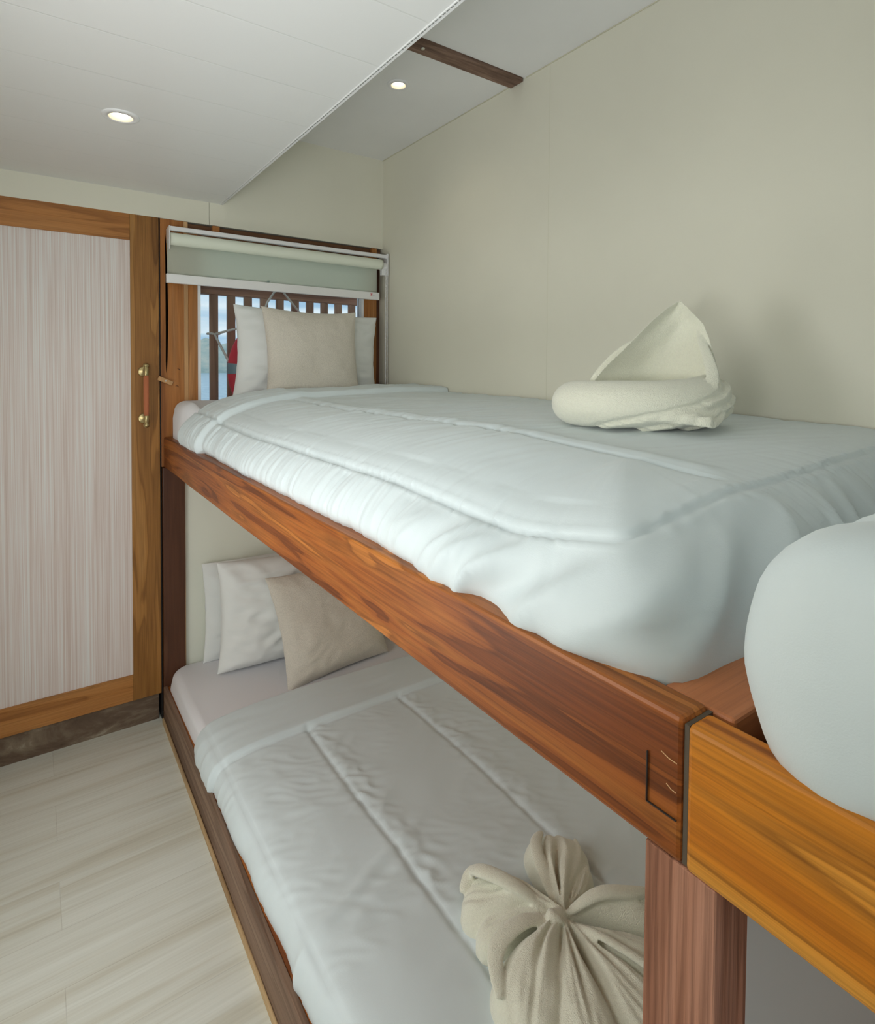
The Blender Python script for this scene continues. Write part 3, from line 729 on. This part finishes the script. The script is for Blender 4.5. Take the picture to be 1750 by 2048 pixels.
# upper bunk duvet
def top_u(x, y):
    z = 1.281 + .016 * sm(.73, 1.2, x) + .012 * sm(1.5, 2.3, y) - .012 * sm(.9, .5, y)
    return z + .004 * nz(x * 3, y * 3)
side_u = [(0, 0), (.07, .008), (.15, .026), (.20, .048), (.232, .068), (.262, .090), (.283, .114), (.292, .136), (.288, .152), (.278, .165), (.272, .171)]
foot_u = [(0, 0), (.07, .003), (.15, .010), (.185, .024), (.215, .050), (.24, .085), (.256, .125), (.262, .150), (.258, .164), (.254, .171)]
def disp_u(p, u, o, f, w):
    x, y, z = p
    d = 0.0
    foldm = sm(1.930, 1.942, y + .02 * nz(x * 3, 5)) * (1 - sm(2.20, 2.245, y))
    if u >= 0:
        q = (f - .6) * ((.40 * (1 - w) + .29 * w) if f < .6 else (.36 * (1 - w) + .40 * w))       # metres from the stitched seam
        below = sm(0, .02, q)
        side = 1 - w
        near = exp(-abs(q) / .07)
        amp = (.0034 * near + .0040 * below * (.45 + .55 * sm(.5, 1.3, y))) * (.30 + .70 * side)
        lean = u + .30 * q * nz(u * 5, 2)
        g = (1 - abs(nz(lean * 75, q * 3, 1)) * 2.6) * .75 + nz(lean * 160, q * 7, 4) * .45
        d += amp * g * sm(0, .012, abs(q))
        d += .0075 * below * nz(u * 13, q * 4, 4)                             # broad swells above the hem
        d -= .0065 * (1 - .45 * w) * bell(q, 0, .0050 - .0012 * w) * (.75 + .9 * nz(u * 150, 0, 2))       # stitched seam
        d += .0036 * bell(abs(q), .009, .006) * (.35 + 1.4 * nz(u * 150, 3, 7))
        d += .0022 * bell(q, -.035, .02) * side
        # diagonal folds that run down from the seam corner
        cw = (bell(u, 1.72, .20) + .8 * bell(u, 2.05, .12)) * below
        d += .024 * cw * (1 - abs(nz(u * 12 + q * 9, q * 2, 11)) * 2.6) * sm(.0, .08, q)
        hem = sm(.80, 1, f)
        d += .006 * hem * (1 - abs(nz(u * 24, 1, 8)) * 2.2)
    if u >= 0: d *= 1 - .62 * sm(.80, .97, f)
    d -= .0055 * bell(x, .735 + .01 * nz(y * 3, 1), .0055) * (1 - sm(1.9, 1.95, y)) * sm(.395, .42, y)
    d += .005 * bell(x, .765, .022) * sm(.40, .46, y)
    if u < 0 or f < .45:
        k = 1 if u < 0 else 1 - sm(.2, .45, f)
        d += .0036 * (1 - abs(nz(x * 5, y * 26 + x * 8, 3)) * 2.2) * (.4 + .6 * sm(.6, 1.2, y)) * k
        d += .0020 * nz(x * 14, y * 70 + x * 20, 13) * sm(.7, .9, y) * k
        d += .004 * nz(x * 5, y * 9, 6)
    d += .019 * foldm + .0035 * foldm * nz(x * 4 + z * 12, y * 60, 3)
    d -= .004 * bell(y + .02 * nz(x * 3, 5), 1.926, .006)
    d -= .030 * sm(2.20, 2.25, y)
    return d
duvet('duvet', M['duvet'], .73, .55, side_u, foot_u, top_u, disp_u, -1, 2.25, label='white duvet on the upper bunk below the window, top edge folded back', pn=9, du=.005, dk=.005, seams=(.232, .172))

# lower bunk duvet
def top_l(x, y): return .229 + .004 * nz(x * 3, y * 3, 5) - .006 * sm(1.1, 1.38, x)
side_l = [(0, 0), (.06, .004), (.11, .011), (.142, .023), (.160, .043), (.169, .068), (.168, .090), (.160, .108), (.150, .114)]
foot_l = [(0, 0), (.05, .004), (.085, .012), (.10, .03), (.11, .06), (.11, .09), (.10, .11)]
def disp_l(p, u, o, f, w):
    x, y, z = p
    d = 0.0
    foldm = sm(1.752, 1.762, y + .012 * nz(x * 4, 3)) * (1 - sm(1.975, 2.01, y + .02 * x))
    if u >= 0:
        below = sm(.58, .68, f); near = bell(f, .6, .15)
        d += (.0016 * near + .0022 * below) * gather(u + .2 * nz(u * 3, 7), o, 30, 5, 5) * (.5 + nz(u * 3, 3))
        d += .009 * below * nz(u * 9, o * 3, 2)
        d -= .0028 * bell(f, .6, .02)
    for sx, sd in ((.715, 1), (1.062, 2)):
        c = sx + .008 * nz(y * 2.5, sd * 7)
        d -= .0065 * bell(x, c, .008) * (1 - foldm)
        d += .0016 * bell(x, c + .012, .012) * nz(y * 120, sd) * (1 - foldm)
        d += .0050 * bell(x, c + .03, .04) * (1 - abs(nz(x * 22 + y * 10, y * 26, sd)) * 2) * (1 - foldm)
    d += .0024 * (1 - abs(nz(x * 7 - y * 4, y * 9, 8)) * 2) * (1 - .6 * foldm) + .006 * nz(x * 3 + y * 2, y * 3, 18)
    d += .0022 * (1 - abs(nz(x * 16 + 3, y * 30 + x * 14, 12)) * 2.2) * sm(-.1, .25, nz(x * 3, y * 3, 31)) * (1 - foldm)
    # one long crease that crosses the near half
    d += .006 * bell(y - .35 * (x - .45), 1.10 + .02 * nz(x * 6, 9), .016) * (1 - sm(.70, .85, x)) 
    d -= .004 * bell(y + .012 * nz(x * 4, 3), 1.749, .006)
    d += .017 * foldm + .0022 * foldm * nz(x * 8, y * 34, 4)
    d -= .020 * sm(1.985, 2.02, y + .02 * x)
    return d
duvet('duvet', M['duvet'], .60, .42, side_l, foot_l, top_l, disp_l, -1, 2.02, label='white duvet on the bottom bunk with a folded top band and two long seams', pn=7, du=.006, dk=.006, seams=(.142, .10))

# duvet nearest the viewer
def top_f(x, y): return 1.290 + .004 * nz(x * 3, y * 3, 9)
side_f = [(0, 0), (.10, .002), (.160, .005), (.192, .013), (.213, .030), (.224, .058), (.228, .095), (.226, .125), (.221, .152), (.212, .170)]
foot_f = [(0, 0), (.10, .001), (.170, .003), (.203, .010), (.224, .030), (.234, .058), (.238, .095), (.236, .125), (.233, .152), (.230, .172)]
def disp_f(p, u, o, f, w):
    d = .005 * nz(p.x * 6, p.y * 6, p.z * 6)
    if u >= 0:
        lo = sm(.45, .95, f)
        d += .012 * lo * nz(u * 14, f * 2, 21) + .010 * lo * (1 - abs(nz(u * 26, f * 2, 3)) * 2.2)
        d += .005 * bell(f, .98, .05) * nz(u * 30, 4)
    return d
duvet('duvet', M['duvet'], .65, -.02, side_f, foot_f, top_f, disp_f, 1, -1.80, label='plump white duvet corner nearest the viewer at the right edge', pn=10, du=.006, dk=.006)

# ------------------------------------------------------------------ pillows
def pillow(name, W, H, T, base, yaw, lean, roll, m, label, cat, pinch=.07, seed=0, n=56, puff=.5, wr=.006, flap=0.0, corner=1.0):
    """base = middle of the lower edge"""
    R = Matrix.Rotation(yaw, 3, 'Z') @ Matrix.Rotation(-lean, 3, 'X') @ Matrix.Rotation(roll, 3, 'Y')
    bm = bmesh.new(); g = {}
    for sgn in (-1, 1):
        for i in range(n + 1):
            for j in range(n + 1):
                u = -cos(pi * i / n); v = -cos(pi * j / n)
                edge = i in (0, n) or j in (0, n)
                if sgn == 1 and edge: g[(1, i, j)] = g[(-1, i, j)]; continue
                px = W / 2 * u * (1 - pinch * (1 - v * v)); pz = H / 2 * v * (1 - pinch * (1 - u * u))
                t = T / 2 * ((1 - abs(u) ** 3.2) * (1 - abs(v) ** 3.2)) ** puff
                e = max(abs(u), abs(v)); sd = seed + sgn * 3
                k = (1 - e ** 6)
                # creases gather towards the corners and edges
                ang = atan2(v, u)
                t += T * .07 * k * nz(u * 1.8, v * 1.8, sd) + wr * k * (1 - abs(nz(u * 3.2 + v * 1.1, v * 4.5 - u, sd + 5)) * 2.4)
                t += wr * .9 * bell(e, .86, .12) * nz(ang * 9, e * 2, sd) * (t / T + .3)
                sag = -.06 * H * (1 - v) / 2 * (1 - u * u) * .3
                belly = T * .10 * (-v) * k
                co = Vector((px + .003 * nz(v * 4, u * 4, sd), sgn * max(0, t + belly) if not edge else .003 * nz(u * 3, v * 3, seed), pz + H / 2 + sag))
                g[(sgn, i, j)] = bm.verts.new(R @ co + Vector(base))
    for sgn in (-1, 1):
        for i in range(n):
            for j in range(n):
                q = [g[(sgn, i, j)], g[(sgn, i + 1, j)], g[(sgn, i + 1, j + 1)], g[(sgn, i, j + 1)]]
                if sgn == 1: q.reverse()
                bm.faces.new(q)
    bmesh.ops.recalc_face_normals(bm, faces=bm.faces)
    o = mesh(name, bm, m, smooth=True); return tag(o, label, cat)
pillow('pillow', .66, .385, .13, (.990, 2.395, 1.262), 0, .06, .03, M['pillow'], 'white pillow directly behind the beige cushion on the upper bunk', 'pillow', .06, 2, wr=.010)
pillow('pillow', .64, .36, .045, (1.015, 2.462, 1.262), 0, .0, .05, M['pillow'], 'rearmost white pillow against the window glass, its right edge just showing', 'pillow', .03, 5)
pillow('cushion', .425, .385, .12, (.962, 2.262, 1.262), .03, .13, .0, M['linen'], 'square beige linen cushion in front of the window on the upper bunk', 'cushion', .085, 8, wr=.003, puff=.55)
pillow('pillow', .66, .425, .15, (.905, 2.300, .203), .0, .09, .02, M['pillow'], 'white pillow standing behind the beige cushion on the bottom bunk', 'pillow', .05, 12, wr=.013)
pillow('pillow', .62, .40, .06, (.862, 2.432, .203), .0, .05, .0, M['pillow'], 'rearmost white pillow on the bottom bunk, only its left corner showing', 'pillow', .04, 15)
pillow('cushion', .455, .425, .12, (.992, 2.075, .197), .06, .40, -.05, M['linen'], 'square beige linen cushion leaning half hidden behind the teak rail on the bottom bunk', 'cushion', .09, 18, wr=.004, puff=.55)

# ------------------------------------------------------------------ folded towels
def fuse(name, bm, m, label, voxel=.0028, smooth=3, post=None):
    """fuse the folds of one towel into one continuous cloth body"""
    bmesh.ops.recalc_face_normals(bm, faces=bm.faces)
    me = bpy.data.meshes.new(name); bm.to_mesh(me); bm.free()
    o = bpy.data.objects.new(name, me); COL.objects.link(o)
    md = o.modifiers.new('r', 'REMESH'); md.mode = 'VOXEL'; md.voxel_size = voxel; md.use_smooth_shade = True
    if smooth:
        m2 = o.modifiers.new('s', 'SMOOTH'); m2.factor = .5; m2.iterations = smooth
    bpy.context.view_layer.update()
    new = bpy.data.meshes.new_from_object(o.evaluated_get(bpy.context.evaluated_depsgraph_get()))
    o.modifiers.clear(); old = o.data; o.data = new; bpy.data.meshes.remove(old); new.name = name
    new.materials.clear(); new.materials.append(m); new.shade_smooth()
    return tag(o, label, 'towel')
def flat_tube(bm, pts, w, h, ref=(0, 0, 1), n=16, mod=None):
    """ribbon with an oval section: w across, h thick, wide side facing ref"""
    pts = [Vector(p) for p in pts]; P = []
    Q = [pts[0] * 2 - pts[1]] + pts + [pts[-1] * 2 - pts[-2]]
    for i in range(1, len(Q) - 2):
        for k in range(6):
            t = k / 6; a, b, c, d = Q[i - 1:i + 3]
            P.append(.5 * ((2 * b) + (c - a) * t + (2 * a - 5 * b + 4 * c - d) * t * t + (3 * b - a - 3 * c + d) * t ** 3))
    P.append(pts[-1]); m_ = len(P); rings = []
    for i, p in enumerate(P):
        t = (P[min(i + 1, m_ - 1)] - P[max(i - 1, 0)]).normalized(); f = i / (m_ - 1)
        r = Vector(ref); r = (r - t * r.dot(t)).normalized(); s_ = t.cross(r)
        ww = w(f) if callable(w) else w; hh = h(f) if callable(h) else h
        g = [(1 + (mod(f, 2 * pi * k / n) if mod else 0)) for k in range(n)]
        rings.append([bm.verts.new(p + s_ * cos(2 * pi * k / n) * ww / 2 * g[k] + r * sin(2 * pi * k / n) * hh / 2 * g[k]) for k in range(n)])
    for a, b in zip(rings, rings[1:]):
        for k in range(n): bm.faces.new((a[k], a[(k + 1) % n], b[(k + 1) % n], b[k]))
    bm.faces.new(rings[0][::-1]); bm.faces.new(rings[-1])

# towel on the upper bunk: bun-shaped roll with a tall pointed hood behind it
O = Vector((1.005, .725, 1.286)); fv = Vector((.811, .585, 0)); rv = Vector((.585, -.811, 0))
def L3(a, b, c): return O + rv * a + fv * b + Vector((0, 0, c))
bm = bmesh.new()
def pleat(f, a):
    h = sin(a)                                       # -1 at the bed, 1 on top
    q = (h + 1) * .55 - (f - .28) * 1.75
    k = sm(.22, .34, f) * sm(-1.3, -.2, -q)
    st = (-q * 3.6) % 1.0
    return k * (-.17 * st + .05) * (1 if q < .12 else 0) + .010 * nz(f * 9, cos(a) * 2, h * 2)
flat_tube(bm, [L3(-.128, .035, .044), L3(-.118, -.02, .045), L3(-.05, -.055, .046), (L3(.03, -.055, .046)), L3(.095, -.02, .050), L3(.122, .04, .055), L3(.10, .10, .05)],
          lambda f: .115 - .02 * (2 * f - 1) ** 2, lambda f: (.090 + .012 * f) * (1 - .25 * max(0, (.06 - f) / .06)), n=96, mod=pleat)
flat_tube(bm, [L3(-.10, .06, .04), L3(0, .02, .04), L3(.10, .06, .04)], .15, .098, n=20)
hl = [(-.112, .050), (-.093, .092), (-.070, .122), (-.040, .152), (-.012, .182), (.018, .214), (.044, .238), (.071, .256)]
hr = [(.150, .050), (.147, .085), (.141, .120), (.133, .150), (.125, .180), (.115, .208), (.094, .232), (.072, .256)]
def lerp_tab(tab, t):
    t = t * (len(tab) - 1); i = min(int(t), len(tab) - 2); f = t - i
    return tuple(tab[i][k] + (tab[i + 1][k] - tab[i][k]) * f for k in range(2))
cols = []; NS, NT = 34, 40
for j in range(NT + 1):
    t = j / NT; (al, cl_), (ar, cr) = lerp_tab(hl, t), lerp_tab(hr, t); row = []
    for i in range(NS + 1):
        s_ = i / NS; q = 2 * s_ - 1
        a = al + (ar - al) * s_; c = cl_ + (cr - cl_) * s_
        width = (ar - al) / .26
        b = .005 + .085 * (1 - abs(q) ** 2.0) * width ** .8 + .035 * t + .008 * nz(s_ * 4, t * 3, 3)
        row.append((L3(a, b, c), L3(a, b + .009, c)))
    cols.append(row)
vf = [[bm.verts.new(p[0]) for p in r] for r in cols]; vb = [[bm.verts.new(p[1]) for p in r] for r in cols]
for j in range(NT):
    for i in range(NS):
        bm.faces.new((vf[j][i], vf[j][i + 1], vf[j + 1][i + 1], vf[j + 1][i])); bm.faces.new((vb[j][i], vb[j + 1][i], vb[j + 1][i + 1], vb[j][i + 1]))
for j in range(NT):
    bm.faces.new((vf[j][0], vf[j + 1][0], vb[j + 1][0], vb[j][0])); bm.faces.new((vf[j][NS], vb[j][NS], vb[j + 1][NS], vf[j + 1][NS]))
for i in range(NS):
    bm.faces.new((vf[0][i], vb[0][i], vb[0][i + 1], vf[0][i + 1])); bm.faces.new((vf[NT][i], vf[NT][i + 1], vb[NT][i + 1], vb[NT][i]))
# hem strips that sweep from the hood down round the front
for k, (a0, c0, dz, th) in enumerate(((.119, .190, .0, .012), (.131, .165, .010, .013), (.140, .140, -.004, .013), (.146, .105, -.016, .012))):
    flat_tube(bm, [L3(a0 - .012, .045, c0 + .004), L3(.128 + .004 * k, -.030, .095 - .018 * k), L3(.085 + .012 * k, -.082, .055 - .012 * k), L3(.02 + .03 * k, -.106, .034 - .004 * k), L3(-.055 + .028 * k, -.088, .022)],
              lambda f: (.030 - .010 * f) * (.25 + .75 * sin(pi * f) ** .45 if 0 < f < 1 else .25), lambda f, th=th: th * .75 * (.3 + .7 * sin(pi * f) ** .5 if 0 < f < 1 else .3), ref=L3(0, -1, .3) - O, n=14)
flat_tube(bm, [L3(-.112, .02, .06), L3(-.085, .035, .105), L3(-.05, .05, .145), L3(-.015, .060, .175)], lambda f: .02 * (.3 + .7 * sin(pi * f) ** .5 if 0 < f < 1 else .3), .008, ref=L3(0, -1, 0) - O)
fuse('folded_towel', bm, M['towel'], 'cream towel folded into a tall pointed hood on the upper bunk duvet', .0019, 2)

# towel on the bottom bunk: loose flower of puffed petals
C = Vector((.882, .800, .236))
def petal(bm, ang, Ln, W, Hh, split=0.0, bend=0.0, tip=.7, seed=0, z0=0.0, rise=0.0):
    NS, NT = 40, 34; top, bot = [], []
    for j in range(NT + 1):
        t = j / NT; a = ang + bend * t * t; r = Ln * t
        w = W * (.10 + .90 * sm(0, .75, t)) * max(0.0, 1 - max(0, (t - tip) / (1 - tip)) ** 2.4) ** .5 + .002
        ctr = C + Vector((cos(a) * r, sin(a) * r, 0)); sd = Vector((-sin(a), cos(a), 0)); rt, rb = [], []
        for i in range(NS + 1):
            q = -1 + 2 * i / NS
            h = Hh * (.55 + .45 * sin(pi * min(1, t * .9 + .15))) * max(0.0, 1 - abs(q) ** 2.6) ** .55 * max(0.0, 1 - max(0, (t - .82) / .18) ** 3) ** .5
            h *= 1 - split * bell(q, .15 * sin(t * 3 + seed), .10) * sm(1.0, .1, t)
            h += .006 * (1 - abs(nz(q * 3.6 + seed, t * 1.2, seed)) * 2.4) * (1 - q * q) * (1 - t * .3)
            h += .004 * nz(q * 3, t * 5, seed + 4)
            p = ctr + sd * (q * w / 2)
            rt.append(bm.verts.new(p + Vector((0, 0, z0 + rise * t * (1 - t) * 4 + max(.004, h))))); rb.append(bm.verts.new(p + Vector((0, 0, -.006))))
        top.append(rt); bot.append(rb)
    for g_, fl in ((top, 0), (bot, 1)):
        for j in range(NT):
            for i in range(NS):
                q_ = [g_[j][i], g_[j][i + 1], g_[j + 1][i + 1], g_[j + 1][i]]
                bm.faces.new(q_[::-1] if fl else q_)
    for j in range(NT):
        bm.faces.new((top[j][0], top[j + 1][0], bot[j + 1][0], bot[j][0])); bm.faces.new((top[j][NS], bot[j][NS], bot[j + 1][NS], top[j + 1][NS]))
    for i in range(NS):
        bm.faces.new((top[0][i], bot[0][i], bot[0][i + 1], top[0][i + 1])); bm.faces.new((top[NT][i], top[NT][i + 1], bot[NT][i + 1], bot[NT][i]))
R_ = math.radians
bm = bmesh.new()
petal(bm, R_(48), .235, .150, .062, .75, .0, .72, 1)
petal(bm, R_(20), .200, .060, .040, 0, .25, .6, 2)
petal(bm, R_(122), .215, .135, .070, .25, .10, .75, 3)
petal(bm, R_(146), .185, .080, .055, .0, .18, .7, 4)
petal(bm, R_(196), .235, .150, .068, .35, .22, .75, 5)
petal(bm, R_(232), .270, .120, .060, .3, .10, .75, 6)
petal(bm, R_(268), .270, .120, .050, .2, .05, .75, 7)
petal(bm, R_(300), .240, .110, .040, .3, .0, .75, 8)
petal(bm, R_(342), .220, .085, .058, .0, -.15, .75, 9)
# rolled lips
def lip(pts, w=.030, h=.013):
    flat_tube(bm, [C + Vector(p) for p in pts], lambda f: w * (.35 + .65 * sin(pi * min(1, max(0, f * 1.0))) ** .5), lambda f: h * (.3 + .7 * sin(pi * f) ** .5 if 0 < f < 1 else .3), n=12)
def pol(a, r, z): return (cos(R_(a)) * r, sin(R_(a)) * r, z)
lip([pol(60, .02, .03), pol(70, .09, .052), pol(66, .16, .060), pol(57, .215, .045)])
lip([pol(40, .02, .03), pol(32, .09, .040), pol(31, .17, .040), pol(36, .225, .030)], .016, .010)
lip([pol(135, .03, .05), pol(128, .10, .078), pol(122, .17, .075), pol(118, .205, .050), pol(128, .215, .03)], .036, .020)
lip([pol(176, .03, .05), pol(168, .10, .066), pol(176, .17, .060), pol(192, .215, .040)], .036, .014)
lip([pol(280, .03, .045), pol(284, .09, .055), pol(288, .18, .045), pol(284, .26, .03)], .018, .012)
lip([pol(345, .01, .045), pol(340, .08, .070), pol(338, .15, .062), pol(340, .21, .045)], .030, .022)
lip([pol(150, .0, .05), pol(180, .035, .062), pol(220, .03, .058)], .024, .02)
fuse('folded_towel', bm, M['towel'], 'cream towel twisted into a loose flower on the bottom bunk beside the support post', .0026, 2)
